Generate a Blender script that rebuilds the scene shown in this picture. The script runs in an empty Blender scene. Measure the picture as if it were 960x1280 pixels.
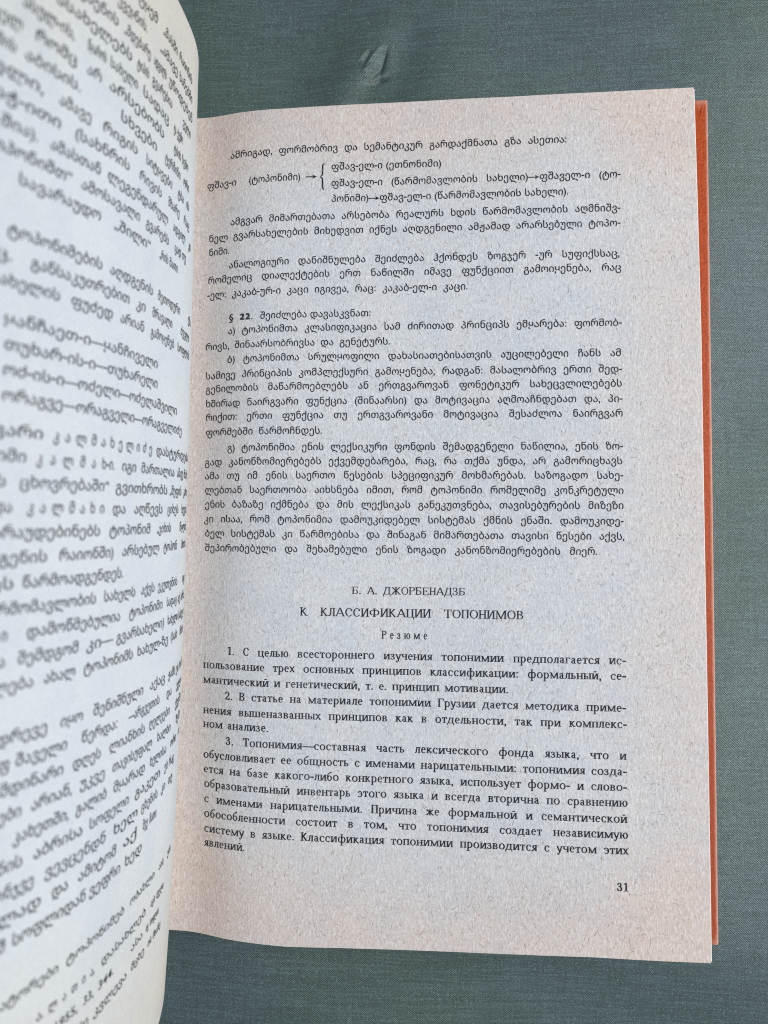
import bpy, math, random
import numpy as np
from mathutils import Vector, Matrix

# lengths below are written in millimetres and built in metres
MM = 0.001
rnd = random.Random(31)
C = bpy.context.scene.collection
scene = bpy.context.scene

# ------------------------------------------------------------------ camera
H = 167.4407
RIGHT=[
(100.24, -41.72, 45.69, 'ამრიგად, ფორმობრივ და სემანტიკურ გარდაქმნათა გზა ასეთია:'),
(92.92, -48.27, -39.78, 'ფშავ-ი'),
(92.92, -36.43, -22.44, '(ტოპონიმი)'),
(92.92, -21.18, -18.23, '→'),
(92.92, -17.49, -16.12, '{'),
(95.26, -14.47, 14.09, 'ფშავ-ელ-ი (ეთნონიმი)'),
(90.86, -14.43, 58.94, 'ფშავ-ელ-ი (წარმომავლობის სახელი)→ფშაველ-ი (ტო-'),
(86.77, -14.38, 46.06, 'პონიმი)→ფშავ-ელ-ი (წარმომავლობის სახელი).'),
(82.22, -41.42, 58.9, 'ამგვარ მიმართებათა არსებობა რეალურს ხდის წარმომავლობის აღმნიშვ-'),
(78.38, -47.55, 58.88, 'ნელ გვარსახელების მიხედვით იქნეს აღდგენილი ამჟამად არარსებული ტოპო-'),
(74.67, -47.48, -41.52, 'ნიმი.'),
(70.68, -41.68, 58.65, 'ანალოგიური დანიშნულება შეიძლება ჰქონდეს ზოგჯერ -ურ სუფიქსსაც,'),
(67.07, -47.57, 59.02, 'რომელიც დიალექტების ერთ ნაწილში იმავე ფუნქციით გამოიყენება, რაც'),
(63.04, -47.73, 20.91, '-ელ: კაკაბ-ურ-ი კაცი იგივეა, რაც: კაკაბ-ელ-ი კაცი.'),
(56.6, -41.44, -40.08, '§'),
(56.6, -38.4, -34.67, '%22.'),
(56.6, -32.83, -3.73, 'შეიძლება დავასკვნათ:'),
(53.03, -41.61, 59.05, 'ა) ტოპონიმთა კლასიფიკაცია სამ ძირითად პრინციპს ემყარება: ფორმობ-'),
(49.18, -47.93, 1.26, 'რივს, შინაარსობრივსა და გენეტურს.'),
(45.43, -41.7, 58.92, 'ბ) ტოპონიმთა სრულყოფილი დახასიათებისათვის აუცილებელი ჩანს ამ'),
(41.39, -47.79, 59.09, 'სამივე პრინციპის კომპლექსური გამოყენება, რადგან: მასალობრივ ერთი შედ-'),
(37.79, -47.73, 59.08, 'გენილობის მაწარმოებლებს ან ერთგვაროვან ფონეტიკურ სახეცვლილებებს'),
(33.92, -47.66, 59.16, 'ხშირად ნაირგვარი ფუნქცია (შინაარსი) და მოტივაცია აღმოაჩნდებათ და, პი-'),
(30.28, -47.59, 59.24, 'რიქით: ერთი ფუნქცია თუ ერთგვაროვანი მოტივაცია შესაძლოა ნაირგვარ'),
(26.3, -47.52, -16.02, 'ფორმებში წარმოჩნდეს.'),
(22.05, -41.3, 59.2, 'გ) ტოპონიმია ენის ლექსიკური ფონდის შემადგენელი ნაწილია, ენის ზო-'),
(18.4, -47.6, 59.08, 'გად კანონზომიერებებს ექვემდებარება, რაც, რა თქმა უნდა, არ გამორიცხავს'),
(14.76, -47.53, 59.26, 'ამა თუ იმ ენის საერთო წესების სპეციფიკურ მოხმარებას. საზოგადო სახე-'),
(11.03, -47.47, 59.34, 'ლებთან საერთოობა აიხსნება იმით, რომ ტოპონიმი რომელიმე კონკრეტული'),
(7.26, -47.4, 59.32, 'ენის ბაზაზე იქმნება და მის ლექსიკას განეკუთვნება, თავისებურების მიზეზი'),
(3.43, -47.55, 59.3, 'კი ისაა, რომ ტოპონიმია დამოუკიდებელ სისტემას ქმნის ენაში. დამოუკიდე-'),
(-0.36, -47.26, 59.47, 'ბელ სისტემას კი წარმოებისა და შინაგან მიმართებათა თავისი წესები აქვს,'),
(-4.15, -47.19, 52.87, 'შეპირობებული და შეხამებული ენის ზოგადი კანონზომიერებების მიერ.'),
(-14.62, -8.01, 20.56, 'Б. А. ДЖОРБЕНАДЗБ'),
(-20.3, -21.27, 34.94, 'К КЛАССИФИКАЦИИ ТОПОНИМОВ'),
(-25.76, -0.41, 11.15, 'Р е з ю м е'),
(-30.94, -40.4, 59.71, '1. С целью всестороннего изучения топонимии предполагается ис-'),
(-34.7, -47.08, 59.69, 'пользование трех основных принципов классификации: формальный, се-'),
(-38.59, -47.01, 31.24, 'мантический и генетический, т. е. принцип мотивации.'),
(-42.43, -40.87, 59.65, '2. В статье на материале топонимии Грузии дается методика приме-'),
(-46.4, -46.86, 59.82, 'нения вышеназванных принципов как в отдельности, так при комплекс-'),
(-49.98, -46.8, -28.97, 'ном анализе.'),
(-53.99, -40.45, 59.68, '3. Топонимия—составная часть лексического фонда языка, что и'),
(-57.83, -46.65, 59.76, 'обусловливает ее общность с именами нарицательными: топонимия созда-'),
(-61.57, -46.47, 59.74, 'ется на базе какого-либо конкретного языка, использует формо- и слово-'),
(-65.33, -46.29, 59.91, 'образовательный инвентарь этого языка и всегда вторична по сравнению'),
(-69.21, -46.22, 59.8, 'с именами нарицательными. Причина же формальной и семантической'),
(-72.94, -46.15, 59.97, 'обособленности состоит в том, что топонимия создает независимую'),
(-76.74, -46.08, 60.05, 'систему в языке. Классификация топонимии производится с учетом этих'),
(-80.31, -46.02, -34.72, 'явлений.'),
(-85.54, 57.15, 60.0, '31')]
LEFT=[
(94.32, [('ტყემ', 58.5, 48.7), ('„მასში', 45.3, 35.2), ('რაიონის', 33.9, 22.1)]),
(90.55, [('ქვეყნის.', 66.0, 53.5), ('„ამავე', 46.4, 34.3), ('ხანებში', 33.1, 21.2)]),
(86.78, [('ცხენის', 77.9, 64.9), ('„მდებარე', 62.8, 51.0), ('ადგილს', 49.3, 41.6), ('უწოდებენ', 40.0, 20.3)]),
(83.01, [('ასახელებს', 83.4, 58.9), ('ტიპის', 56.8, 51.1), ('გვარებია', 49.4, 21.4)]),
(79.24, [('ასულ-ის,', 90.7, 77.5), ('წყაროს', 73.8, 67.7), ('სახელი', 66.6, 55.7), ('სადაც', 53.5, 38.4), ('ტა', 35.0, 28.2)]),
(75.47, [('ძველ', 98.2, 90.0), ('რომც', 87.2, 76.1), ('არ', 73.3, 68.6), ('არსებობს', 66.2, 40.8), ('ტბის', 34.3, 22.5)]),
(71.7, [('მის', 94.9, 90.7), ('აბისის.', 88.9, 74.3), ('სხვები', 61.5, 44.5), ('ტერმინი', 39.6, 20.9)]),
(67.93, [('ული,', 95.2, 83.5), ('ამავე', 79.8, 70.5), ('რიგის', 67.0, 53.7), ('სიტყვები', 49.8, 34.1), ('ტბა', 30.0, 20.2)]),
(64.16, [('აჭ-ითი', 94.0, 78.5), ('(სახნრის', 74.8, 56.5), ('რივის', 52.3, 40.3), ('მხარე', 36.2, 19.5)]),
(60.39, [('შია).', 92.0, 83.6), ('ამასთან', 80.8, 66.3), ('ლეგენდარულ', 64.2, 35.6), ('ადგილ', 32.3, 16.7)]),
(56.62, [('ოპონიმთ“', 93.5, 74.3), ('ამოსავალი', 71.8, 50.7), ('გვარებს', 47.9, 34.5), ('ცად', 30.6, 21.6)]),
(52.85, [('სავარაუდო', 87.1, 65.1), ('„შილი“', 60.8, 44.8), ('„რის', 39.9, 27.7)]),
(44.89, [('ტოპონიმების', 88.2, 63.5), ('აღდგენის', 61.1, 42.3), ('მეთოდური', 39.6, 12.8)]),
(41.12, [('რც.', 93.3, 86.5), ('განსაკუთრებით', 82.5, 53.0), ('კი', 50.2, 45.6), ('მრავალი', 42.2, 15.0)]),
(37.35, [('სახელის', 91.0, 74.7), ('ფუძედ', 71.9, 58.9), ('არიან', 56.3, 45.8), ('გამოყენებ', 42.5, 14.1)]),
(31.75, [('ყანჩაეთ-ი—ყანჩიველი', 87.1, 37.8)]),
(27.98, [('თუხარ-ის-ი—თუხარელი', 86.6, 37.3)]),
(24.21, [('ოძ-ის-ი—ოძელი—ოძელაშვილი', 86.4, 24.4)]),
(20.45, [('ორაგვე—ორაგველი—ორაგველიძე', 86.1, 20.0)]),
(15.35, [('გვარი', 90.0, 76.1), ('კ ა ლ მ ა ხ ე ლ ი ძ ე', 73.8, 38.8), ('დასტურდება', 36.6, 10.7)]),
(11.58, [('იმი', 86.2, 79.6), ('კ ა ლ მ ა ხ-ი.', 77.4, 55.1), ('იგი', 52.4, 46.2), ('მართალია', 44.0, 24.6), ('ამავე', 22.8, 10.6)]),
(7.81, [('ს', 85.7, 83.6), ('ცხოვრებაში“', 80.8, 56.7), ('გვითხრობს', 54.4, 28.9), ('„მეფის', 27.4, 10.4)]),
(4.04, [('და', 85.9, 81.9), ('კ ა ლ მ ა ხ ი', 78.7, 57.9), ('და', 55.1, 49.9), ('აღწევს', 46.4, 31.4), ('ციხეს', 28.5, 10.3)]),
(0.27, [('ვარაუდებინებს', 87.8, 58.8), ('ტოპონიმ', 55.8, 37.8), ('„ჯიხის', 34.3, 10.2)]),
(-3.5, [('დგენის', 87.3, 73.1), ('რაიონში)', 70.3, 53.7), ('არსებულ', 50.6, 32.4), ('ტოპონ', 30.0, 10.0)]),
(-7.27, [('ეს', 85.4, 80.3), ('წარმოადგენდეს.', 78.6, 49.5)]),
(-11.04, [('წარმომავლობის', 87.4, 58.9), ('სახელს', 56.5, 43.9), ('აქვს', 41.3, 34.2), ('ეკუთვნის', 32.4, 9.8)]),
(-14.81, [('ი', 82.4, 80.9), ('დამოწმებულია', 76.9, 49.9), ('ტოპონიმი', 46.3, 29.1), ('სადაც', 26.7, 9.7)]),
(-18.58, [('ა', 82.6, 81.0), ('შემდგომ', 78.5, 63.4), ('კი—', 61.3, 52.3), ('გვარსახელი)', 51.1, 27.7), ('ხახელი', 25.7, 9.5)]),
(-22.35, [('ლება', 83.5, 74.4), ('ახალ', 72.1, 63.9), ('ტოპონიმს', 61.7, 43.6), ('ხახულ-ზე', 41.8, 24.7), ('(სახ', 23.0, 9.4)]),
(-29.92, [('დრევე', 81.9, 70.4), ('იყო', 67.3, 60.9), ('შენიშნული', 58.0, 37.8), ('აქაც', 34.5, 25.7), ('ჟამს', 23.7, 9.2)]),
(-33.69, [('ფ', 81.3, 78.6), ('შაველი', 77.5, 65.0), ('წერდა:', 61.2, 48.8), ('—არგვეთის', 44.4, 9.1)]),
(-37.46, [('მდინარი', 80.5, 65.7), ('დღეს', 63.3, 54.5), ('ლიანხის', 51.7, 36.1), ('ღელეები', 34.0, 9.0)]),
(-41.23, [('ები', 80.5, 75.3), ('არიან,', 73.3, 63.0), ('უკვე', 60.9, 52.7), ('თავისუფალ', 50.1, 31.8), ('ხალხი', 29.1, 8.9)]),
(-45.0, [('კახეთში,', 77.0, 63.5), ('გალიბ', 61.7, 51.7), ('მყარად', 49.3, 35.1), ('ხელისა', 32.6, 8.8)]),
(-48.77, [('ნის', 80.0, 74.4), ('აბრისა', 72.1, 59.2), ('სოფელი', 57.3, 42.3), ('გაკეთ', 39.7, 26.1), ('ეს', 23.6, 16.0)]),
(-52.54, [('ონჯვე', 80.4, 71.5), ('ვევცენდნ', 69.1, 51.2), ('ხელ', 48.5, 37.7), ('ცხენის', 36.1, 16.8)]),
(-56.31, [('ულად', 81.6, 69.5), ('და', 67.0, 62.6), ('ამიტომ', 59.9, 46.7), ('აქ', 44.1, 37.6), ('შვე', 34.8, 27.4)]),
(-60.08, [('შ', 78.9, 77.1), ('სოფლიდან', 75.8, 57.1), ('ვეფრი', 56.1, 44.6), ('ხედ', 42.9, 34.7)]),
(-68.5, [('#ატორები', 77.7, 63.9), ('#ტოპონიმებ', 62.0, 41.8), ('#ობახლი', 39.3, 26.5), ('#აის', 24.1, 14.5)]),
(-73.9, [('#ა.', 69.1, 67.2), ('#ლ ა თ ი ა,', 66.1, 52.6), ('#დასახლებ', 50.4, 30.6), ('#აცხ', 28.0, 19.8)]),
(-77.7, [('#1955,', 64.5, 57.6), ('#33,', 56.1, 52.5), ('#344.', 51.1, 45.0), ('#ასა', 37.6, 31.7), ('#იც', 30.0, 22.5)]),
(-81.5, [('#იქვე', 58.4, 53.9), ('#კვლევა', 52.3, 38.9), ('#მცხე', 37.1, 30.2), ('#თს', 28.5, 20.6)])]
D={'R': [[0.9999709, -0.007623, 0.0002926], [0.0076286, 0.9993229, -0.0359925], [-1.8e-05, 0.0359937, 0.999352]], 'zr': [(-52.0, -13.303), (-49.0, -12.997), (-46.0, -12.304), (-43.0, -11.402), (-40.0, -10.484), (-37.0, -9.709), (-34.0, -9.083), (-31.0, -8.579), (-28.0, -8.167), (-25.0, -7.819), (-22.0, -7.509), (-19.0, -7.229), (-16.0, -6.973), (-13.0, -6.739), (-10.0, -6.519), (-7.0, -6.31), (-4.0, -6.107), (-1.0, -5.905), (2.0, -5.699), (5.0, -5.484), (8.0, -5.258), (11.0, -5.02), (14.0, -4.773), (17.0, -4.518), (20.0, -4.259), (23.0, -3.997), (26.0, -3.734), (29.0, -3.472), (32.0, -3.214), (35.0, -2.961), (38.0, -2.716), (41.0, -2.48), (44.0, -2.255), (47.0, -2.039), (50.0, -1.833), (53.0, -1.636), (56.0, -1.446), (59.0, -1.263), (62.0, -1.085), (65.0, -0.913), (68.0, -0.746), (71.0, -0.582), (74.0, -0.421), (77.0, -0.262), (80.0, -0.105), (83.0, 0.052), (86.0, 0.21)], 'top': [(-51.2, 112.7), (-25.87, 112.25), (2.87, 112.58), (18.3, 112.78), (31.89, 112.74), (54.68, 113.0), (77.01, 113.5)], 'bot': [(-54.87, -102.38), (-41.59, -102.8), (-23.98, -103.08), (-10.59, -102.63), (6.72, -102.31), (51.19, -101.51), (67.66, -101.73), (79.31, -101.73)], 'pe': [(113.56, 77.01), (54.35, 78.18), (14.52, 78.44), (-63.12, 79.07), (-101.73, 79.31)], 'lc': [0.023776, -0.000454, 0.039825, 0.006973], 'lg': [-51.1538, -47.5899, -44.7808, -44.2918, -44.4446, -45.0493, -46.5209, -47.3393], 'le': [-0.027006, 0.020435, -0.206887, -0.059158, -0.303908, 0.032654]}

cam_d = bpy.data.cameras.new('camera')
cam_d.lens = 23.991
cam_d.sensor_width = 36
cam_d.sensor_fit = 'AUTO'
cam_d.clip_start = 0.01
cam_d.clip_end = 20
cam_d.dof.use_dof = True
cam_d.dof.focus_distance = 0.171
cam_d.dof.aperture_fstop = 17.5
cam = bpy.data.objects.new('camera', cam_d)
C.objects.link(cam)
M = Matrix(D['R']).to_4x4()
M.translation = Vector((0, 0, H * MM))
cam.matrix_world = M
scene.camera = cam

# ------------------------------------------------------------------ light
world = bpy.data.worlds.new('World')
scene.world = world
world.use_nodes = True
bg = world.node_tree.nodes['Background']
bg.inputs['Color'].default_value = (0.92, 0.985, 1.10, 1)
bg.inputs['Strength'].default_value = 0.33


def area(name, loc, target, size, power, col):
    l = bpy.data.lights.new(name, 'AREA')
    l.shape = 'RECTANGLE'
    l.size, l.size_y = size
    l.energy = power
    l.color = col
    o = bpy.data.objects.new(name, l)
    C.objects.link(o)
    o.location = loc
    o.rotation_euler = (Vector(target) - Vector(loc)).to_track_quat('-Z', 'Y').to_euler()
    return o


area('window_light', (0.85, 0.12, 0.72), (0.03, 0.0, 0.0), (0.7, 0.7), 16.0, (0.93, 0.98, 1.0))

scene.view_settings.view_transform = 'Standard'
scene.view_settings.look = 'None'
scene.view_settings.exposure = 0.0
scene.view_settings.gamma = 1.0
scene.view_settings.use_curve_mapping = False
scene.render.engine = 'CYCLES'
scene.cycles.use_denoising = False
scene.cycles.max_bounces = 8
scene.cycles.filter_width = 1.05


# ------------------------------------------------------------------ helpers
def link(name, verts, faces, mat, parent=None, smooth=False, uvs=None):
    me = bpy.data.meshes.new(name)
    me.from_pydata([(float(a) * MM, float(b) * MM, float(c) * MM) for a, b, c in verts], [], faces)
    if uvs is not None:
        lay = me.uv_layers.new(name='sheet')
        idx = np.zeros(len(me.loops), dtype=np.int32)
        me.loops.foreach_get('vertex_index', idx)
        lay.data.foreach_set('uv', np.asarray(uvs, dtype=np.float32)[idx].ravel())
    if smooth:
        me.polygons.foreach_set('use_smooth', [True] * len(me.polygons))
    me.materials.append(mat)
    me.update()
    o = bpy.data.objects.new(name, me)
    C.objects.link(o)
    if parent:
        o.parent = parent
    return o


def grid_faces(nr, nc, flip=False):
    f = []
    for i in range(nr - 1):
        for j in range(nc - 1):
            a = i * nc + j
            q = (a, a + 1, a + nc + 1, a + nc)
            f.append(q[::-1] if flip else q)
    return f


def smooth01(x):
    x = min(1.0, max(0.0, x))
    return x * x * (3 - 2 * x)


def cspline(kx, ky, x):
    kx = np.asarray(kx, float); ky = np.asarray(ky, float); x = np.asarray(x, float)
    n = len(kx); h = np.diff(kx); A = np.zeros((n, n)); b = np.zeros(n); A[0, 0] = A[-1, -1] = 1
    for i in range(1, n - 1):
        A[i, i - 1] = h[i - 1]; A[i, i] = 2 * (h[i - 1] + h[i]); A[i, i + 1] = h[i]
        b[i] = 6 * ((ky[i + 1] - ky[i]) / h[i] - (ky[i] - ky[i - 1]) / h[i - 1])
    m = np.linalg.solve(A, b); i = np.clip(np.searchsorted(kx, x) - 1, 0, n - 2)
    a = kx[i + 1] - x; c = x - kx[i]; hh = h[i]
    return m[i] * a**3 / 6 / hh + m[i + 1] * c**3 / 6 / hh + (ky[i] / hh - m[i] * hh / 6) * a + (ky[i + 1] / hh - m[i + 1] * hh / 6) * c


# ------------------------------------------------------------------ node materials
class NT:
    def __init__(self, name):
        self.m = bpy.data.materials.new(name)
        self.m.use_nodes = True
        self.t = self.m.node_tree
        self.b = self.t.nodes['Principled BSDF']

    def n(self, kind, **kw):
        nd = self.t.nodes.new(kind)
        for k, v in kw.items():
            setattr(nd, k, v)
        return nd

    def l(self, a, b):
        self.t.links.new(a, b)

    def val(self, op, a, b=None, c=None, clamp=False):
        nd = self.n('ShaderNodeMath', operation=op)
        nd.use_clamp = clamp
        for i, s in enumerate((a, b, c)):
            if s is None:
                continue
            if isinstance(s, (int, float)):
                nd.inputs[i].default_value = s
            else:
                self.l(s, nd.inputs[i])
        return nd.outputs[0]

    def mix(self, f, a, b, blend='MIX'):
        nd = self.n('ShaderNodeMix', data_type='RGBA', blend_type=blend)
        for s, inp in ((f, nd.inputs['Factor']), (a, nd.inputs['A']), (b, nd.inputs['B'])):
            if isinstance(s, (int, float)):
                inp.default_value = s
            elif isinstance(s, tuple):
                inp.default_value = (*s, 1)
            else:
                self.l(s, inp)
        return nd.outputs['Result']

    def noise(self, vec, scale, detail=3, rough=0.5):
        nd = self.n('ShaderNodeTexNoise')
        nd.inputs['Scale'].default_value = scale
        nd.inputs['Detail'].default_value = detail
        nd.inputs['Roughness'].default_value = rough
        if vec is not None:
            self.l(vec, nd.inputs['Vector'])
        return nd.outputs['Fac']

    def ramp(self, f, lo, hi):
        nd = self.n('ShaderNodeMapRange', interpolation_type='SMOOTHSTEP')
        nd.inputs['From Min'].default_value = lo
        nd.inputs['From Max'].default_value = hi
        self.l(f, nd.inputs['Value'])
        return nd.outputs['Result']

    def scaled(self, vec, s, rot=0.0):
        nd = self.n('ShaderNodeMapping')
        nd.inputs['Scale'].default_value = s
        nd.inputs['Rotation'].default_value = (0, 0, rot)
        self.l(vec, nd.inputs['Vector'])
        return nd.outputs['Vector']

    def bump(self, h, strength, dist):
        nd = self.n('ShaderNodeBump')
        nd.inputs['Strength'].default_value = strength
        nd.inputs['Distance'].default_value = dist
        self.l(h, nd.inputs['Height'])
        self.l(nd.outputs['Normal'], self.b.inputs['Normal'])


def paper_material(name, mid, age_bounce_col, grain=1.0, border=(0.17, 0.26, 0.17, 0.15)):
    """cheap wood-pulp paper; `sheet` UVs run 0..1 over the leaf, the rim has yellowed with age"""
    t = NT(name)
    uv = t.n('ShaderNodeUVMap', uv_map='sheet').outputs['UV']
    sep = t.n('ShaderNodeSeparateXYZ'); t.l(uv, sep.inputs[0])
    obj = t.n('ShaderNodeTexCoord').outputs['Object']
    wob = t.noise(uv, 3.2, 3, 0.6)
    wob = t.val('MULTIPLY', t.val('SUBTRACT', wob, 0.5), 0.16)
    u = t.val('ADD', sep.outputs[0], wob); v = t.val('ADD', sep.outputs[1], wob)
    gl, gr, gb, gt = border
    a1 = t.ramp(u, gl, 0.0)  # on the right page's gutter side: ageing plus warm bounce light painted in
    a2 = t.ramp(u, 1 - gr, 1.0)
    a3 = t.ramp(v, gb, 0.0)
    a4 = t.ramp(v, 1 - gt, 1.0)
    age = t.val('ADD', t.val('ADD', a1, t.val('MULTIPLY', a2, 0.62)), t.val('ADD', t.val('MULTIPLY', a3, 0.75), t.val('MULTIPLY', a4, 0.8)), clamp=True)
    col = t.mix(age, mid, age_bounce_col)
    # blotches of pulp, then the fine speckle of wood fibre
    bl = t.noise(obj, 95, 4, 0.6)
    col = t.mix(t.ramp(bl, 0.35, 0.75), col, (0.92, 0.955, 1.0), 'MULTIPLY')
    sp = t.noise(obj, 1500, 2, 0.7)
    sp2 = t.noise(t.scaled(obj, (1, 0.33, 1)), 2300, 2, 0.6)
    dark = t.ramp(sp, 0.46, 0.70)
    col = t.mix(t.val('MULTIPLY', dark, 0.36 * grain), col, (0.33, 0.26, 0.21))
    lite = t.ramp(sp2, 0.48, 0.70)
    col = t.mix(t.val('MULTIPLY', lite, 0.45 * grain), col, (0.80, 0.78, 0.76))
    t.l(col, t.b.inputs['Base Color'])
    t.b.inputs['Roughness'].default_value = 0.85
    t.b.inputs['Specular IOR Level'].default_value = 0.2
    t.bump(t.val('ADD', sp2, sp), 0.42 * grain, 0.0002)
    return t.m


def plain(name, col, rough=0.8, spec=0.3, var=0.15, scale=900.0, bump=0.0):
    t = NT(name)
    obj = t.n('ShaderNodeTexCoord').outputs['Object']
    n = t.noise(obj, scale, 3, 0.6)
    c2 = tuple(min(1, x * (1 + var)) for x in col); c1 = tuple(x * (1 - var) for x in col)
    t.l(t.mix(t.ramp(n, 0.3, 0.7), c1, c2), t.b.inputs['Base Color'])
    t.b.inputs['Roughness'].default_value = rough
    t.b.inputs['Specular IOR Level'].default_value = spec
    if bump:
        t.bump(n, bump, 0.0002)
    return t.m


def ink_material():
    t = NT('printing_ink')
    obj = t.n('ShaderNodeTexCoord').outputs['Object']
    n = t.noise(obj, 900, 3, 0.7)
    n2 = t.noise(obj, 60, 2, 0.5)
    f = t.ramp(t.val('ADD', t.val('MULTIPLY', n, 0.75), t.val('MULTIPLY', n2, 0.35)), 0.5, 0.85)
    t.l(t.mix(f, (0.014, 0.015, 0.022), (0.11, 0.11, 0.125)), t.b.inputs['Base Color'])
    t.b.inputs['Roughness'].default_value = 0.6
    t.b.inputs['Specular IOR Level'].default_value = 0.25
    return t.m


def cloth_material():
    t = NT('green_woven_cloth')
    obj = t.n('ShaderNodeTexCoord').outputs['Object']
    sep = t.n('ShaderNodeSeparateXYZ'); t.l(obj, sep.inputs[0])
    # warp and weft: one thread every 0.42 mm, a little unevenly spaced
    wav = t.noise(obj, 28, 2, 0.5)
    w = t.val('MULTIPLY', t.val('SUBTRACT', wav, 0.5), 0.0035)
    k = 2 * math.pi / 0.00046
    sx = t.val('SINE', t.val('MULTIPLY', t.val('ADD', sep.outputs[0], w), k))
    sy = t.val('SINE', t.val('MULTIPLY', t.val('SUBTRACT', sep.outputs[1], w), k))
    over = t.val('MULTIPLY', sx, sy)
    slub_x = t.noise(t.scaled(obj, (1, 30, 1)), 75, 3, 0.6)
    slub_y = t.noise(t.scaled(obj, (26, 1, 1)), 90, 3, 0.6)
    fib = t.noise(obj, 2600, 2, 0.6)
    base = t.mix(t.ramp(over, -0.9, 0.9), (0.004, 0.010, 0.009), (0.082, 0.122, 0.118))
    base = t.mix(t.val('MULTIPLY', t.ramp(slub_x, 0.44, 0.62), 0.62), base, (0.085, 0.125, 0.135))
    base = t.mix(t.val('MULTIPLY', t.ramp(slub_y, 0.42, 0.66), 0.45), base, (0.028, 0.044, 0.034))
    base = t.mix(t.val('MULTIPLY', t.ramp(fib, 0.52, 0.72), 0.6), base, (0.21, 0.26, 0.24))
    patch = t.noise(obj, 22, 3, 0.5)
    base = t.mix(1.0, base, t.mix(t.ramp(patch, 0.36, 0.64), (0.86, 1.04, 0.92), (0.96, 1.06, 1.12)), 'MULTIPLY')
    t.l(base, t.b.inputs['Base Color'])
    t.b.inputs['Roughness'].default_value = 0.33
    t.b.inputs['Specular IOR Level'].default_value = 0.8
    t.b.inputs['IOR'].default_value = 1.5
    t.b.inputs['Sheen Weight'].default_value = 0.12
    t.b.inputs['Sheen Roughness'].default_value = 0.4
    t.bump(t.val('ADD', over, t.val('MULTIPLY', fib, 1.5)), 0.5, 0.00010)
    return t.m


def cover_material():
    t = NT('orange_leathercloth')
    obj = t.n('ShaderNodeTexCoord').outputs['Object']
    vor = t.n('ShaderNodeTexVoronoi', feature='F1')
    vor.inputs['Scale'].default_value = 1500
    t.l(obj, vor.inputs['Vector'])
    g = t.noise(obj, 1300, 3, 0.6)
    st = t.noise(t.scaled(obj, (3, 1, 1), 0.5), 260, 3, 0.6)
    col = t.mix(t.ramp(g, 0.3, 0.7), (0.34, 0.044, 0.006), (0.46, 0.072, 0.011))
    sep = t.n('ShaderNodeSeparateXYZ'); t.l(obj, sep.inputs[0])
    # the lower half has rubbed paler and pinker than the upper half
    low = t.ramp(t.val('ADD', sep.outputs[1], t.val('MULTIPLY', t.val('SUBTRACT', st, 0.5), 0.12)), 0.04, -0.07)
    col = t.mix(t.val('MULTIPLY', low, 0.6), col, (0.34, 0.078, 0.040))
    # scuffed rim along the turned-in edge
    wn = t.noise(t.scaled(obj, (1, 0.3, 1)), 900, 3, 0.7)
    edge = t.val('ADD', sep.outputs[0], t.val('MULTIPLY', sep.outputs[1], 0.003))
    rim = t.ramp(t.val('ADD', edge, t.val('MULTIPLY', t.val('SUBTRACT', wn, 0.5), 0.0006)), 0.0864, 0.0872)
    col = t.mix(t.val('MULTIPLY', rim, 0.8), col, (0.60, 0.31, 0.23))
    # rubbed head and tail corners
    cw = t.ramp(t.val('ADD', t.val('ABSOLUTE', t.val('SUBTRACT', sep.outputs[1], 0.0069)), t.val('MULTIPLY', t.val('SUBTRACT', wn, 0.5), 0.006)), 0.1095, 0.1125)
    col = t.mix(t.val('MULTIPLY', cw, 0.6), col, (0.58, 0.30, 0.22))
    t.l(col, t.b.inputs['Base Color'])
    t.b.inputs['Roughness'].default_value = 0.5
    t.b.inputs['Specular IOR Level'].default_value = 0.2
    t.bump(t.val('ADD', vor.outputs['Distance'], g), 0.5, 0.00012)
    return t.m


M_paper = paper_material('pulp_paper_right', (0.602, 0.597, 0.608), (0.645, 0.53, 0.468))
M_paper_l = paper_material('pulp_paper_left', (0.60, 0.61, 0.62), (0.60, 0.535, 0.45), 0.35, (0.05, 0.34, 0.26, 0.20))
M_edge = plain('cut_paper_edge', (0.86, 0.79, 0.75), 0.85, 0.2, 0.12, 700)
M_ink = ink_material()
M_cloth = cloth_material()
M_cover = cover_material()
M_board = plain('grey_board', (0.42, 0.38, 0.32), 0.9, 0.2)
M_fibre = plain('brown_pulp_fibre', (0.42, 0.33, 0.26), 0.9, 0.1, 0.4, 300)
M_fibre_l = plain('pale_pulp_fibre', (0.78, 0.74, 0.70), 0.9, 0.1, 0.2, 300)


# ------------------------------------------------------------------ the two sheets as surfaces
ZR = np.array(D['zr'])


def right_z(x):
    x = np.asarray(x, float)
    z = cspline(ZR[:, 0], ZR[:, 1], np.clip(x, -52, 86))
    return np.where(x < -52, z - 0.15 * np.minimum(1, (-52 - x) / 6.0), z)


def right_pt(x, y, lift=0.0):
    z = right_z(x)
    dz = (right_z(np.asarray(x) + 0.2) - right_z(np.asarray(x) - 0.2)) / 0.4
    k = lift / np.sqrt(1 + dz * dz)
    return np.stack([x - dz * k, np.asarray(y, float) + 0 * z, z + k], -1)


KZ = [853 / 1350 * q for q in (-10, 5, 25, 45, 65, 90, 120, 150)]


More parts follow.
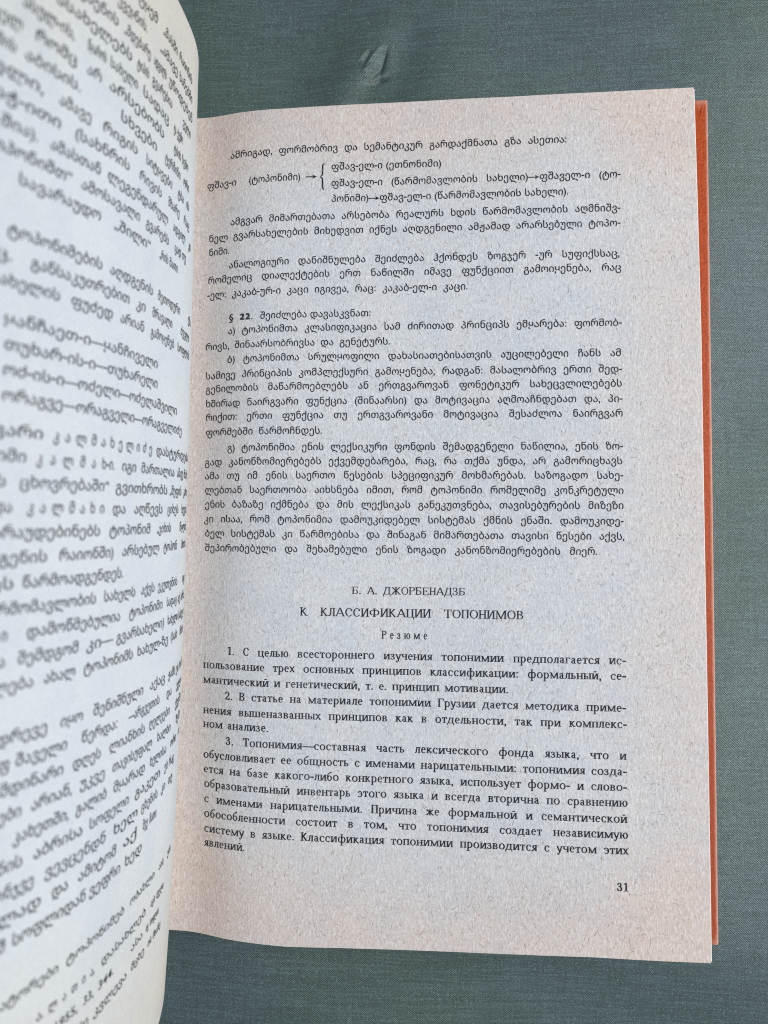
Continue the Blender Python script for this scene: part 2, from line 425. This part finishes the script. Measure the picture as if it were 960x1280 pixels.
def left_xy(v, z):
    v = np.asarray(v, float); z = np.asarray(z, float)
    c, e = D['lc'], D['le']
    zc = np.maximum(z, -6.3)
    x = cspline(KZ, D['lg'], zc) + c[0] * v + c[1] * v**2 / 100 + c[2] * v * (zc - 38) / 100 + c[3] * v**3 / 1e4 + e[5] * v**2 * (zc - 38) / 1e4
    y = v + e[0] * (zc - 38) + e[1] * (zc - 38)**2 / 100 + e[2] * v * (zc - 38) / 100 + e[3] * v**2 * (zc - 38) / 1e4 + e[4] * v * (zc - 38)**2 / 1e4
    w = np.clip((z + 13.3) / 15.5, 0, 1); w = w * w * (3 - 2 * w)
    xg = -57.6 + 0.0 * v
    return x * w + xg * (1 - w), y * w + (v * 1.03 + 5) * (1 - w)


def left_pt(v, z, lift=0.0):
    x, y = left_xy(v, z)
    x2, _ = left_xy(v, np.asarray(z, float) + 0.5)
    dx = (x2 - x) / 0.5
    k = lift / np.sqrt(1 + dx * dx)
    return np.stack([x + k, y, np.asarray(z, float) + 0 * x - dx * k], -1)


# ------------------------------------------------------------------ type: built-in letters for Georgian
_cache = {}


def font_mesh(body, off):
    c = bpy.data.curves.new('letter', 'FONT')
    c.body = body; c.size = 1.0; c.offset = off; c.resolution_u = 3; c.fill_mode = 'FRONT'
    o = bpy.data.objects.new('letter', c)
    C.objects.link(o)
    dg = bpy.context.evaluated_depsgraph_get()
    e = o.evaluated_get(dg)
    me = e.to_mesh()
    vs = [(p.co.x, p.co.y) for p in me.vertices]
    fs = [tuple(p.vertices) for p in me.polygons]
    e.to_mesh_clear()
    bpy.data.objects.remove(o); bpy.data.curves.remove(c)
    return vs, fs


REF = None


def geo_glyph(ch, off):
    global REF
    key = (ch, off)
    if key not in _cache:
        if REF is None:
            REF = max(p[0] for p in font_mesh('ი', 0)[0])
        vs, fs = font_mesh(ch, off)
        adv = max(p[0] for p in font_mesh(ch + 'ი', 0)[0]) - REF
        _cache[key] = (vs, fs, adv)
    return _cache[key]


# ------------------------------------------------------------------ type: a Cyrillic book face drawn as strokes
class G:
    """one letter; x-height is 1, capitals 1.42; each stroke a few quads"""
    W, T, SH = 0.20, 0.125, 0.095

    def __init__(self, h=1.0, bold=1.0):
        self.v = []; self.f = []; self.h = h
        k = (1.0 if h <= 1 else 1.12) * bold
        self.w = self.W * k; self.t = self.T * k

    def q(self, *p):
        i = len(self.v); self.v += list(p); self.f.append(tuple(range(i, i + len(p))))

    def rect(self, x0, y0, x1, y1):
        self.q((x0, y0), (x1, y0), (x1, y1), (x0, y1))

    def line(self, x0, y0, x1, y1, w):
        d = math.hypot(x1 - x0, y1 - y0); nx, ny = -(y1 - y0) / d * w / 2, (x1 - x0) / d * w / 2
        self.q((x0 - nx, y0 - ny), (x1 - nx, y1 - ny), (x1 + nx, y1 + ny), (x0 + nx, y0 + ny))

    def arc(self, cx, cy, rx, ry, a0, a1, ws=None, wt=None, n=None):
        ws = self.w if ws is None else ws; wt = self.t if wt is None else wt
        n = n or max(4, int(abs(a1 - a0) / 22)); i0 = len(self.v)
        for i in range(n + 1):
            a = math.radians(a0 + (a1 - a0) * i / n); c, s = math.cos(a), math.sin(a)
            self.v += [(cx + rx * c, cy + ry * s), (cx + (rx - ws) * c, cy + (ry - wt) * s)]
        for i in range(n):
            k = i0 + 2 * i; self.f.append((k, k + 2, k + 3, k + 1))

    def blob(self, x, y, r):
        self.q(*[(x + r * math.cos(a * math.pi / 4), y + r * math.sin(a * math.pi / 4)) for a in range(8)])

    def serif(self, x, y, top, o=0.11):
        s = self.SH
        y0, y1 = (y - s, y) if top else (y, y + s)
        self.rect(x - o, y0, x + self.w + o, y1)

    def stem(self, x, y0=0.0, y1=None, b=True, t=True):
        y1 = self.h if y1 is None else y1
        self.rect(x, y0, x + self.w, y1)
        if b: self.serif(x, y0, False)
        if t: self.serif(x, y1, True)


def cyr(ch, bold=1.0):
    up = ch.isupper() or ch.isdigit() or ch in 'б'
    low = ch.lower()
    h = 1.42 if (ch.isupper() or ch.isdigit()) else 1.0
    g = G(h, bold); w, t = g.w, g.t; s = 1.0 if h == 1 else 1.24
    A = 0.0
    L = 0.12
    if ch == 'а':
        g.arc(0.40, 0.70, 0.26, 0.30, 0, 150); g.blob(0.2, 0.76, 0.09)
        g.rect(0.66 - w, 0.1, 0.66, 0.72); g.arc(0.78, 0.12, 0.12 + w, 0.12, 180, 270)
        g.arc(0.42, 0.29, 0.34, 0.30, 60, 300); A = 0.86
    elif ch == 'б':
        g.arc(0.45, 0.46, 0.38, 0.47, 0, 360); g.arc(0.55, 0.78, 0.48, 0.62, 100, 190, w * .8); g.line(0.44, 1.36, 0.78, 1.5, t * 1.6); A = 0.92
    elif ch == 'е':
        g.arc(0.43, 0.5, 0.36, 0.52, 0, 320); g.rect(0.12, 0.50, 0.78, 0.50 + t); A = 0.86
    elif ch == 'р':
        g.stem(0.12, -0.5, 1.0); g.arc(0.47, 0.5, 0.40, 0.52, -140, 140); A = 0.95
    elif ch == 'у':
        g.line(0.10, 0.97, 0.45, 0.05, w); g.line(0.75, 0.97, 0.38, -0.25, t * 1.3); g.arc(0.27, -0.28, 0.17, 0.2, 180, 350, t, t); g.blob(0.15, -0.28, .1)
        g.rect(-0.02, 0.93, 0.3, 1.0); g.rect(0.58, 0.93, 0.88, 1.0); A = 0.86
    elif ch == 'ф':
        g.stem(0.55, -0.5, 1.45); g.arc(0.42, 0.5, 0.36, 0.52, 50, 310); g.arc(0.88, 0.5, 0.36, 0.52, -130, 130); A = 1.32
    elif ch in 'Аа':
        g.line(0.12, 0, 0.62, h, t * 1.2); g.line(0.62, h, 1.12, 0, w); g.rect(0.3, 0.42, 0.95, 0.42 + t)
        g.rect(-0.06, 0, 0.3, g.SH); g.rect(0.86, 0, 1.3, g.SH); A = 1.26
    elif ch == 'Б':
        g.stem(0.12); g.rect(0.12, h - t, 0.9, h); g.rect(0.9 - t, h - 0.32, 0.9, h); g.arc(0.45, 0.41, 0.52, 0.42, -90, 90); g.rect(.2, .82 - t, .5, .83); g.rect(.2, 0, .5, t); A = 1.08
    elif ch == 'Е':
        g.stem(0.12); g.rect(0.12, h - t, 0.95, h); g.rect(0.95 - t, h - 0.3, 0.95, h); g.rect(.2, .7, .75, .7 + t); g.rect(.75 - t, .55, .75, .9); g.rect(.12, 0, 1.0, t); g.rect(1.0 - t, 0, 1.0, .34); A = 1.1
    elif ch == 'Р':
        g.stem(0.12); g.arc(0.5, h - .39, 0.5, 0.40, -90, 90); g.rect(.2, h - t, .52, h); g.rect(.2, h - .78, .52, h - .78 + t); A = 1.04
    elif ch == 'Ф':
        g.stem(0.62); g.arc(0.5, .72, 0.44, 0.46, 60, 300); g.arc(0.95, .72, 0.44, 0.46, -120, 120); A = 1.5
    elif low == 'в':
        r = 0.40 * s; g.stem(0.12)
        g.arc(0.12 + w + .12 * s, h * .745, r * .8, h * .26, -90, 90, w * .95); g.arc(0.12 + w + .12 * s, h * .27, r * .92, h * .275, -90, 90, w * .95)
        x = 0.14 + w + .12 * s
        g.rect(.15, h - t, x, h); g.rect(.15, 0, x, t); g.rect(.15, h * .5, x, h * .5 + t); A = 0.12 + w + .12 * s + r * .92 + .1
    elif low == 'г':
        g.stem(0.12); e = .74 * s; g.rect(.12, h - t, e, h); g.rect(e - t, h - .3 * s, e, h); A = e + .06
    elif low == 'д':
        a, b = .16, .70 * s; g.rect(b, 0, b + w, h); g.line(a + .04, t, a + .26 * s, h - t, t * 1.3); g.rect(a + .1, h - t, b + w + .1, h)
        g.rect(0.02, 0, b + w + .14, t); g.rect(.02, -.3 * s, .02 + t, .02); g.rect(b + w + .14 - t, -.3 * s, b + w + .14, .02); A = b + w + .2
    elif low == 'ж':
        c = .64 * s; g.stem(c - w / 2)
        for k in (-1, 1):
            g.line(c + k * .05, h * .5, c + k * .42 * s, h * .94, t * 1.5); g.line(c + k * .05, h * .52, c + k * .46 * s, h * .05, w * .95)
            g.blob(c + k * .45 * s, h * .9, .1); g.rect(c + k * .5 * s - .14, 0, c + k * .5 * s + .14, g.SH)
        A = c * 2
    elif low == 'з':
        g.arc(.34 * s, h * .745, .30 * s, h * .265, -80, 155); g.arc(.34 * s, h * .275, .36 * s, h * .29, -150, 80); g.rect(.2 * s, h * .5, .4 * s, h * .5 + t); g.blob(.1 * s, h * .24, .09); g.blob(.12 * s, h * .78, .07); A = .80 * s
    elif low in 'ий':
        b = .12 + w + .42 * s; g.stem(.12); g.stem(b); g.line(.14 + w, h * .1, b, h * .92, t * 1.3)
        if low == 'й': g.arc(.12 + (b - .12 + w) / 2, h + .38, .26, .2, 200, 340, t * 1.4, t * 1.6)
        A = b + w + .12
    elif low == 'к':
        g.stem(.12); x = .12 + w; g.line(x, h * .48, x + .36 * s, h * .93, t * 1.5); g.line(x + .06, h * .54, x + .44 * s, h * .04, w)
        g.blob(x + .38 * s, h * .9, .09); g.rect(x + .3 * s, 0, x + .62 * s, g.SH); A = x + .62 * s
    elif low == 'л':
        b = .56 * s; g.rect(b, 0, b + w, h); g.serif(b, 0, False); g.rect(.2 * s, h - t, b + w + .1, h)
        g.line(.32 * s, h - t, .24 * s, h * .15, t * 1.4); g.blob(.13, h * .09, .1); g.line(.12, .04, .26 * s, h * .18, t * 1.3); A = b + w + .12
    elif low == 'м':
        b = .12 + t + .78 * s; g.rect(.16, 0, .16 + t, h); g.rect(b, 0, b + w, h); g.line(.2, h - .02, .16 + (b - .16) * .56, .05, w * .95); g.line(.16 + (b - .16) * .55, .05, b + .04, h - .04, t * 1.3)
        g.rect(.02, 0, .38, g.SH); g.serif(b, 0, False); g.rect(.02, h - g.SH, .26, h); g.rect(b, h - g.SH, b + w + .11, h); A = b + w + .13
    elif low == 'н':
        b = .12 + w + .38 * s; g.stem(.12); g.stem(b); g.rect(.2, h * .5 - t / 2, b + .05, h * .5 + t / 2); A = b + w + .12
    elif low == 'о':
        r = .44 * s; g.arc(.06 + r, h / 2, r, h / 2 + .03, 0, 360); A = r * 2 + .12
    elif low == 'п':
        b = .12 + w + .38 * s; g.stem(.12); g.stem(b); g.rect(.2, h - t, b + .05, h); A = b + w + .12
    elif low == 'с':
        r = .41 * s; g.arc(.06 + r, h / 2, r, h / 2 + .03, 42, 322); g.blob(.06 + r * 1.62, h * .76, .1 * s); A = r * 2 + .05
    elif low == 'т':
        c = .42 * s; g.rect(c - w / 2, 0, c + w / 2, h); g.serif(c - w / 2, 0, False, .14); g.rect(.04, h - t, 2 * c - .04, h)
        g.rect(.04, h - .3 * s, .04 + t, h); g.rect(2 * c - .04 - t, h - .3 * s, 2 * c - .04, h); A = 2 * c
    elif low == 'х':
        e = .72 * s; g.line(.14, h - .02, e, .02, w); g.line(e - .02, h - .02, .14, .02, t * 1.3)
        for a in (.12, e): g.rect(a - .14, 0, a + .16, g.SH); g.rect(a - .14, h - g.SH, a + .16, h)
        A = e + .16
    elif low == 'ц':
        b = .12 + w + .38 * s; g.stem(.12); g.stem(b); g.rect(.2, 0, b + w + .12, t); g.rect(b + w + .12 - t, -.28 * s, b + w + .12, .02); A = b + w + .16
    elif low == 'ч':
        b = .12 + w + .34 * s; g.stem(b); g.rect(.12, h * .6, .12 + w, h); g.serif(.12, h, True); g.arc(.12 + w + .16 * s, h * .62, w + .16 * s, h * .22, 180, 300); g.line(.3 * s, h * .43, b, h * .52, t); A = b + w + .12
    elif low in 'шщ':
        d = w + .30 * s
        for i in range(3): g.stem(.12 + i * d)
        g.rect(.2, 0, .12 + 2 * d + w, t); A = .12 + 2 * d + w + .12
        if low == 'щ': g.rect(A, -.28, A + t, t); g.rect(A - .15, 0, A + t, t); A += .12
    elif low in 'ьыъ':
        x0 = .12 if low != 'ъ' else .34; g.stem(x0); r = .36 * s; x = x0 + w + .08
        if low == 'ъ': g.rect(.04, h - t, x0 + .1, h); g.rect(.04, h - .3, .04 + t, h)
        g.arc(x, h * .29, r, h * .295, -90, 90, w * .95); g.rect(x0, 0, x + .02, t); g.rect(x0, h * .585 - t, x + .02, h * .585); A = x + r + .08
        if low == 'ы': g.stem(A + .06); A += .06 + w + .12
    elif low == 'э':
        g.arc(.36, .5, .42, .53, -140, 140); g.rect(.3, .47, .74, .47 + t); g.blob(.12, .76, .09); A = .84
    elif low == 'ю':
        g.stem(.12); g.rect(.2, h / 2 - t / 2, .6, h / 2 + t / 2); g.arc(.86 * s, h / 2, .38 * s, h / 2 + .03, 0, 360); A = 1.3 * s
    elif low == 'я':
        b = .54 * s; g.stem(b); g.arc(b - .08, h * .70, .34 * s, h * .31, 90, 270); g.rect(b - .1, h - t, b + .05, h); g.rect(b - .1, h * .39, b + .05, h * .39 + t); g.line(.12, .06, b - .04, h * .42, w * .9); g.rect(0, 0, .26, g.SH); A = b + w + .12
    elif ch == '1':
        g.rect(.34, 0, .34 + w, h); g.rect(.16, 0, .74, g.SH); g.line(.14, h - .26, .4, h - .06, t * 1.3); A = .84
    elif ch == '2':
        g.arc(.42, h - .42, .36, .44, -30, 165); g.line(.68, h - .62, .16, .12, w * .8); g.rect(.1, 0, .82, w * .9); g.blob(.18, h - .36, .11); g.rect(.82 - t, 0, .84, .3); A = .94
    elif ch == '3':
        g.arc(.40, h - .36, .32, .38, -85, 160); g.arc(.40, .40, .40, .42, -160, 85); g.rect(.26, h * .5, .44, h * .5 + t); g.blob(.14, .36, .11); g.blob(.16, h - .32, .1); A = .94
    elif ch == '.':
        g.blob(.2, .1, .13); A = .42
    elif ch == ',':
        g.blob(.2, .1, .13); g.line(.27, .06, .14, -.26, t * 1.4); A = .42
    elif ch == ':':
        g.blob(.24, .1, .13); g.blob(.24, .82, .13); A = .5
    elif ch == '-':
        g.rect(.04, .42, .56, .42 + t * 1.9); A = .62
    elif ch == '—':
        g.rect(0.0, .40, 1.76, .40 + t * 1.4); A = 1.76
    elif ch == '→':
        g.rect(0, .40, 1.8, .40 + t * 1.5); g.q((1.25, .9), (2.1, .49), (1.25, .08), (1.45, .49)); A = 2.1
    elif ch == '{':
        g.arc(.66, 2.3, .36, .6, 90, 180, .2, .16); g.rect(.30, .95, .50, 2.32); g.arc(.10, 1.0, .40, .55, -90, 0, .2, .16)
        g.arc(.10, -.1, .40, .55, 0, 90, .2, .16); g.rect(.30, -1.45, .50, -.05); g.arc(.66, -1.42, .36, .6, 180, 270, .2, .16); A = .7
    else:
        A = .5
    return [(x, y) for x, y in g.v], g.f, A


def cyr_glyph(ch, bold=1.0):
    key = ('c', ch, bold)
    if key not in _cache:
        _cache[key] = cyr(ch, bold)
    return _cache[key]


XH = 1.36                       # printed x-height in mm
EM = XH / 0.535                 # size of the Georgian letters


def is_cyr(s):
    return any('\u0400' <= c <= '\u04ff' for c in s) or s == '31'


def set_line(text, length, size=1.0, space_lo=0.55):
    """letters of one line laid out from 0 to length (mm): list of (verts, faces, offset, sx, sy)"""
    bold = 1.0
    if text[0] == '%':
        text = text[1:]; bold = 1.75; cy = True
    else:
        cy = is_cyr(text) or text in '→{' or set(text) <= set('123.')
    caps = cy and text.upper() == text and len(text) > 4
    k = size * (XH * 1.07 if cy else EM)
    if caps: k *= 0.92 if 'Б.' in text else 1.02
    kx = k * (1.13 if cy else 0.96)
    if caps: kx *= 1.13 if 'Б.' not in text else 1.06
    if bold > 1: k *= .82; kx = k
    spaced = text.count(' ') >= 3 and max(len(w) for w in text.split(' ')) <= 4 and not cy
    glyphs = []
    for i, ch in enumerate(text):
        if ch == ' ':
            glyphs.append(None); continue
        if cy or ch in '→.,:-—':
            v, f, a = cyr_glyph(ch, 0.78 if caps else bold); f_ = 1.0 if cy else XH / EM
        else:
            v, f, a = geo_glyph(ch, OFFS); f_ = 1.0
        glyphs.append((v, f, a * f_, f_))
    wsum = sum(g[2] for g in glyphs if g) * kx
    ns = sum(1 for g in glyphs if g is None)
    if spaced:
        kx *= 0.60 * length / wsum; wsum = 0.60 * length; space_lo = 0.05
    sp_n = space_lo * XH
    if ns:
        sp = (length - wsum) / ns
        if sp < sp_n:
            kx *= max(0.3, (length - sp_n * ns) / wsum); sp = (length - sum(g[2] for g in glyphs if g) * kx) / ns
        elif sp > 2.6 * XH:
            kx *= 1.06; sp = (length - sum(g[2] for g in glyphs if g) * kx) / ns
    else:
        kx *= length / wsum; sp = 0
    out = []; x = 0.0
    for g in glyphs:
        if g is None:
            x += sp; continue
        out.append((g[0], g[1], x, kx * g[3], k * g[3])); x += g[2] * kx
    return out


OFFS = 0.009


def print_line(name, runs, place, parent, size=1.0):
    """runs = [(text, start, end)]; place(s_array, up_array) -> points on the sheet"""
    S = []; U = []; F = []
    for text, a, b in runs:
        sgn = 1 if b > a else -1
        for vs, fs, x, sx, sy in set_line(text, abs(b - a), size):
            i0 = len(S); dy = rnd.uniform(-.025, .025); rot = rnd.uniform(-.012, .012); g = rnd.uniform(.98, 1.02)
            for px, py in vs:
                S.append(a + sgn * (x + px * sx + rot * py * sy)); U.append(py * sy * g + dy)
            F += [tuple(i0 + i for i in f) for f in fs]
    P = place(np.array(S), np.array(U))
    return link(name, P, F, M_ink, parent)


def tag(o, label, cat, group=None):
    o['label'] = label; o['category'] = cat
    if group: o['group'] = group
    return o

# ================================================================== the cloth the book lies on
CZ = -16.4
PX, PY = -3.3, 134.6            # where the cloth is puckered


def axis(lo, hi, step, c, r, fine):
    a = list(np.arange(lo, c - r, step)) + list(np.arange(c - r, c + r, fine)) + list(np.arange(c + r, hi + step, step))
    return np.array(a)


gx = axis(-420, 460, 4.0, PX, 12, 0.25)
gy = axis(-420, 460, 4.0, PY, 12, 0.25)
X, Y = np.meshgrid(gx, gy)


def ridge(cx, cy, ang, sl, ss, amp):
    a = math.radians(ang); dx = X - PX - cx; dy = Y - PY - cy
    p = dx * math.cos(a) + dy * math.sin(a); q = -dx * math.sin(a) + dy * math.cos(a)
    return amp * np.exp(-(p / sl)**2 - (q / ss)**2)


Z = 1.5 * np.sin(X / 13.0 + 0.004 * Y * np.sin(Y / 60)) * np.exp(-((X + 20) / 55)**2) * (Y > 60) * np.clip((Y - 60) / 40, 0, 1)
Z += 1.3 * np.sin((X * 0.8 + Y * 0.6) / 21.0) * np.clip((-Y - 90) / 40, 0, 1)
Z += 0.35 * np.sin((X - 0.5 * Y) / 33.0)


def tuck(cx, cy, ang, half, width, amp):
    """a pinch of cloth: a face sloping to the right between two short steep walls"""
    a = math.radians(ang); dx = X - PX - cx; dy = Y - PY - cy
    p = dx * math.cos(a) + dy * math.sin(a); q = dx * math.sin(a) - dy * math.cos(a)
    wq = width * (1 - 0.35 * p / half)
    prof = np.where(np.abs(q) < wq, -q / wq, -np.sign(q) * np.exp(-(np.abs(q) - wq) / (0.28 * width)))
    return amp * prof * np.exp(-(np.abs(p) / half)**3)


Z += tuck(0.5, 1.5, 66, 3.5, 1.75, 0.98)
Z += tuck(-3.2, 2.6, 55, 1.9, 0.8, 0.4)
Z += tuck(-0.6, -1.2, 40, 2.6, 1.3, 0.4)
Z -= ridge(0.6, -4.6, 20, 2.4, 0.9, 1.2)
Z += ridge(-9, -5.0, 62, 16.0, 6.0, 1.5)
Z -= ridge(9, 4.0, 75, 14.0, 6.0, 1.0)
# the cloth falls away beyond the fore-edge of the book
far = np.clip(X - 90, 0, None)
Z -= 0.115 * far * np.exp(-((Y - 5) / 95.0)**2) * np.exp(-far / 120)
Z -= 0.10 * np.clip(-Y - 112, 0, 60) * np.clip((X - 30) / 60, -1, 1)
Z = np.where((X > -75) & (X < 95) & (Y > -116) & (Y < 118), np.minimum(Z, 0.1), Z)
def base_z(x):
    """the table top falls away slightly towards the spine"""
    return 0.0746 * (np.asarray(x, float) - 86.0)


cl = link('cloth', np.stack([X, Y, Z + CZ + base_z(X)], -1).reshape(-1, 3).tolist(), grid_faces(len(gy), len(gx)), M_cloth, None, True)
tag(cl, 'dark green finely woven cloth with a small shiny pucker, spread beneath the open book', 'cloth')

# ================================================================== the open book
book = bpy.data.objects.new('open_book', None)
C.objects.link(book)
book.location = (0, 0, 0)
tag(book, 'open book in an orange cover, left page raised, right page numbered 31', 'book')

top_x, top_y = zip(*D['top']); bot_x, bot_y = zip(*D['bot'])
pe_y, pe_x = zip(*sorted(D['pe']))
GX = -58.0                      # the gutter


def sheet_xy(n, m, inset=0.0):
    P = []; UV = []
    for i in range(m):
        w = i / (m - 1)
        yy = -102.0 + w * 215.0
        xe = float(np.interp(yy, pe_y, pe_x)) - inset
        for j in range(n):
            u = j / (n - 1)
            x = GX + u * (xe - GX)
            yt = float(np.interp(x, top_x, top_y)) - inset; yb = float(np.interp(x, bot_x, bot_y)) + inset
            P.append((x, yb + w * (yt - yb))); UV.append((u, w))
    return np.array(P), UV


n, m = 110, 60
P2, UV = sheet_xy(n, m)
top = right_pt(P2[:, 0], P2[:, 1])
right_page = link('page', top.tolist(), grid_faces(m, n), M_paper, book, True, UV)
right_page['label'] = 'flat right page with Georgian text above a Russian summary, yellowed rim'

# thickness of the block of leaves under the right page
COVER_TOP = -13.7
leaves_v = []; leaves_f = []
NL = 34
for k in range(NL):
    f = (k + 1) / (NL + 1)
    r1 = rnd.uniform(-.22, .12); a, b = 50, 8
    if k == 0: r1 = 0.52
    if k == 1: r1 = 0.12
    Q, _ = sheet_xy(a, b, 0.15 if k > 1 else 0.1)
    Q[:, 0] += (Q[:, 0] > 70) * (r1 - 1.2 * f)
    zt = right_z(Q[:, 0]) - 0.06
    zt = zt - 0.5 * np.clip((74 - Q[:, 0]) / 10, 0, 1) * (k < 4)
    z = zt * (1 - f) + (COVER_TOP + 0.05 + base_z(Q[:, 0])) * f
    i0 = len(leaves_v)
    leaves_v += np.stack([Q[:, 0], Q[:, 1] * (1 - 0.002 * rnd.random()), z], -1).tolist()
    leaves_f += [tuple(i0 + i for i in q) for q in grid_faces(b, a)]
link('page_block', leaves_v, leaves_f, M_edge, book, True)

# print on the right page
def on_right(v, slope=0.0):
    def f(s, u):
        return right_pt(s, v + u + slope * (s + 45), 0.05)
    return f


for v, a, b, text in RIGHT:
    nm = 'text_line'
    lab = None
    if text == '31': nm = 'page_number'
    elif text.startswith('К КЛ'): nm, lab = 'heading', 'capital heading in Russian'
    elif text.startswith('Б. А.'): nm, lab = 'author_name', 'author name in capitals'
    elif text == '{': nm = 'brace'
    elif text == '→': nm = 'arrow'
    o = print_line(nm, [(text, a, b)], on_right(v), right_page, 1.0)
    if lab: o['label'] = lab

# wood fibres showing in the cheap paper, too many to count
def fibres(name, count, mat, seed, wmin, wmax, lmin, lmax):
    r = random.Random(seed); S = []; U = []; F = []
    for _ in range(count):
        x = r.uniform(-56, 76); y = r.uniform(-101, 111)
        a = r.gauss(1.45, 0.75); L_ = r.uniform(lmin, lmax) * (1 if r.random() > .1 else 1.8); wd = r.uniform(wmin, wmax); cu = r.gauss(0, 0.7)
        k = 4; i0 = len(S)
        cx, cy = x, y
        for i in range(k + 1):
            t = i / k; hw = wd * (0.25 + 0.75 * math.sin(math.pi * (0.1 + 0.8 * t))) / 2
            nx, ny = -math.sin(a), math.cos(a)
            S += [cx + nx * hw, cx - nx * hw]; U += [cy + ny * hw, cy - ny * hw]
            cx += math.cos(a) * L_ / k; cy += math.sin(a) * L_ / k; a += cu / k
        for i in range(k):
            q = i0 + 2 * i; F.append((q, q + 2, q + 3, q + 1))
    P = right_pt(np.array(S), np.array(U), 0.028 if seed == 1 else 0.02)
    o = link(name, P.tolist(), F, mat, right_page)
    o['kind'] = 'stuff'
    return o


fibres('paper_fibres', 5200, M_fibre, 1, 0.04, 0.11, 0.3, 1.3)
fibres('paper_fibres', 2600, M_fibre_l, 2, 0.05, 0.13, 0.3, 1.2)

# left page, standing up from the gutter and bowed towards the reader's left
VT, VB = 104.6, -104.5
zs = np.concatenate([np.linspace(-13.2, 8, 40), np.linspace(9, 100, 86)])
vs_ = np.linspace(VB, VT, 70)
ZZ, VV = np.meshgrid(zs, vs_)
PL = left_pt(VV.ravel(), ZZ.ravel())
uvL = [((100 - z) / 113.2, (v - VB) / (VT - VB)) for v, z in zip(VV.ravel(), ZZ.ravel())]
left_page = link('page', PL.tolist(), grid_faces(len(vs_), len(zs), True), M_paper_l, book, True, uvL)
left_page['label'] = 'raised left page bowed close to the camera, its Georgian text out of focus'

LSP = 0.05
spare = ('და რომ ეს მისი სახელი არის აქ იგი მთის წყლის ხევის კარი მხარე სოფლის ძველი ენა მათი თუ კი რაც ის ორი ზემო ქვემო ველი '
         'და რომ ეს მისი სახელი არის აქ იგი მთის წყლის ხევის კარი მხარე სოფლის ძველი ენა მათი თუ კი რაც ის ორი ზემო ქვემო ველი').split()
for v, runs in LEFT:
    small = runs[0][0][0] == '#'
    rr = [(t.lstrip('#'), a, b) for t, a, b in runs]
    t, a, b = rr[-1]
    if b < 30:                   # the words that turn away over the bend
        while sum(geo_glyph(c, OFFS)[2] for c in t if c != ' ') * EM * 1.5 < abs(b - a) and spare:
            t = t + ' ' + spare.pop()
        rr[-1] = (t, a, b)

    def f(s, u, v=v):
        return left_pt(v + u, s, LSP)
    print_line('footnote' if small else 'text_line', rr, f, left_page, 0.8 if small else 1.0)

# the few leaves behind it
lv = []; lf = []
for k in range(12):
    off = -0.12 * (k + 1)
    z2 = np.linspace(-13.25, 99.6 - 0.25 * k, 60); v2 = np.linspace(VB + .3, VT - .3, 14)
    A_, B_ = np.meshgrid(z2, v2)
    q = left_pt(B_.ravel(), A_.ravel(), off)
    i0 = len(lv); lv += q.tolist(); lf += [tuple(i0 + i for i in g) for g in grid_faces(len(v2), len(z2))]
link('page_block', lv, lf, M_edge, book, True)


# boards and spine
def slab(name, p0, p1, p2, p3, th, mat, parent, rad=0.9, seg=5):
    """board through four top corners (bottom-left, bottom-right, top-right, top-left) with rounded rim"""
    import bmesh
    bm = bmesh.new()
    P = [Vector(p) * MM for p in (p0, p1, p2, p3)]
    nrm = (P[1] - P[0]).cross(P[3] - P[0]).normalized()
    t = [bm.verts.new(p) for p in P]; b = [bm.verts.new(p - nrm * th * MM) for p in P]
    bm.faces.new(t); bm.faces.new(b[::-1])
    for i in range(4):
        j = (i + 1) % 4
        bm.faces.new((t[i], b[i], b[j], t[j]))
    bmesh.ops.recalc_face_normals(bm, faces=bm.faces)
    bmesh.ops.bevel(bm, geom=list(bm.edges), offset=rad * MM, segments=seg, profile=0.5, affect='EDGES')
    for f in bm.faces: f.smooth = True
    me = bpy.data.meshes.new(name); bm.to_mesh(me); bm.free()
    me.materials.append(mat)
    o = bpy.data.objects.new(name, me); C.objects.link(o); o.parent = parent
    return o


zl, zr = COVER_TOP + float(base_z(-58)), COVER_TOP + float(base_z(87.4))
slab('cover', (-58, -105.6, zl), (87.75, -105.5, zr), (87.0, 119.3, zr), (-58, 119.1, zl), 2.5, M_cover, book, 0.5)['label'] = 'orange back cover board'
slab('cover', (-158, -105.5, 62.0), (-68, -105.5, zl - 1), (-68, 119.0, zl - 1), (-158, 119.0, 62.0), 2.5, M_cover, book)['label'] = 'orange front cover board'
slab('spine', (-69.5, -105.5, zl - 1.6), (-57, -105.5, zl - 0.8), (-57, 119.0, zl - 0.8), (-69.5, 119.0, zl - 1.6), 1.6, M_cover, book, 0.5, 3)

# turned-in corner of the covering material at the head of the back board
fold_v = []
for i in range(9):
    t = i / 8
    x = 85.9 - 1.3 * t; y = 118.2 - 5.0 * t; w = 0.42 * math.sin(math.pi * (0.12 + 0.8 * t)); hz = float(base_z(x)) + COVER_TOP
    fold_v += [(x - w, y, hz - 0.05), (x - w * .2, y, hz + 0.5 * w), (x + w, y, hz - 0.05)]
link('corner_fold', fold_v, grid_faces(9, 3, True), M_cover, book, True)
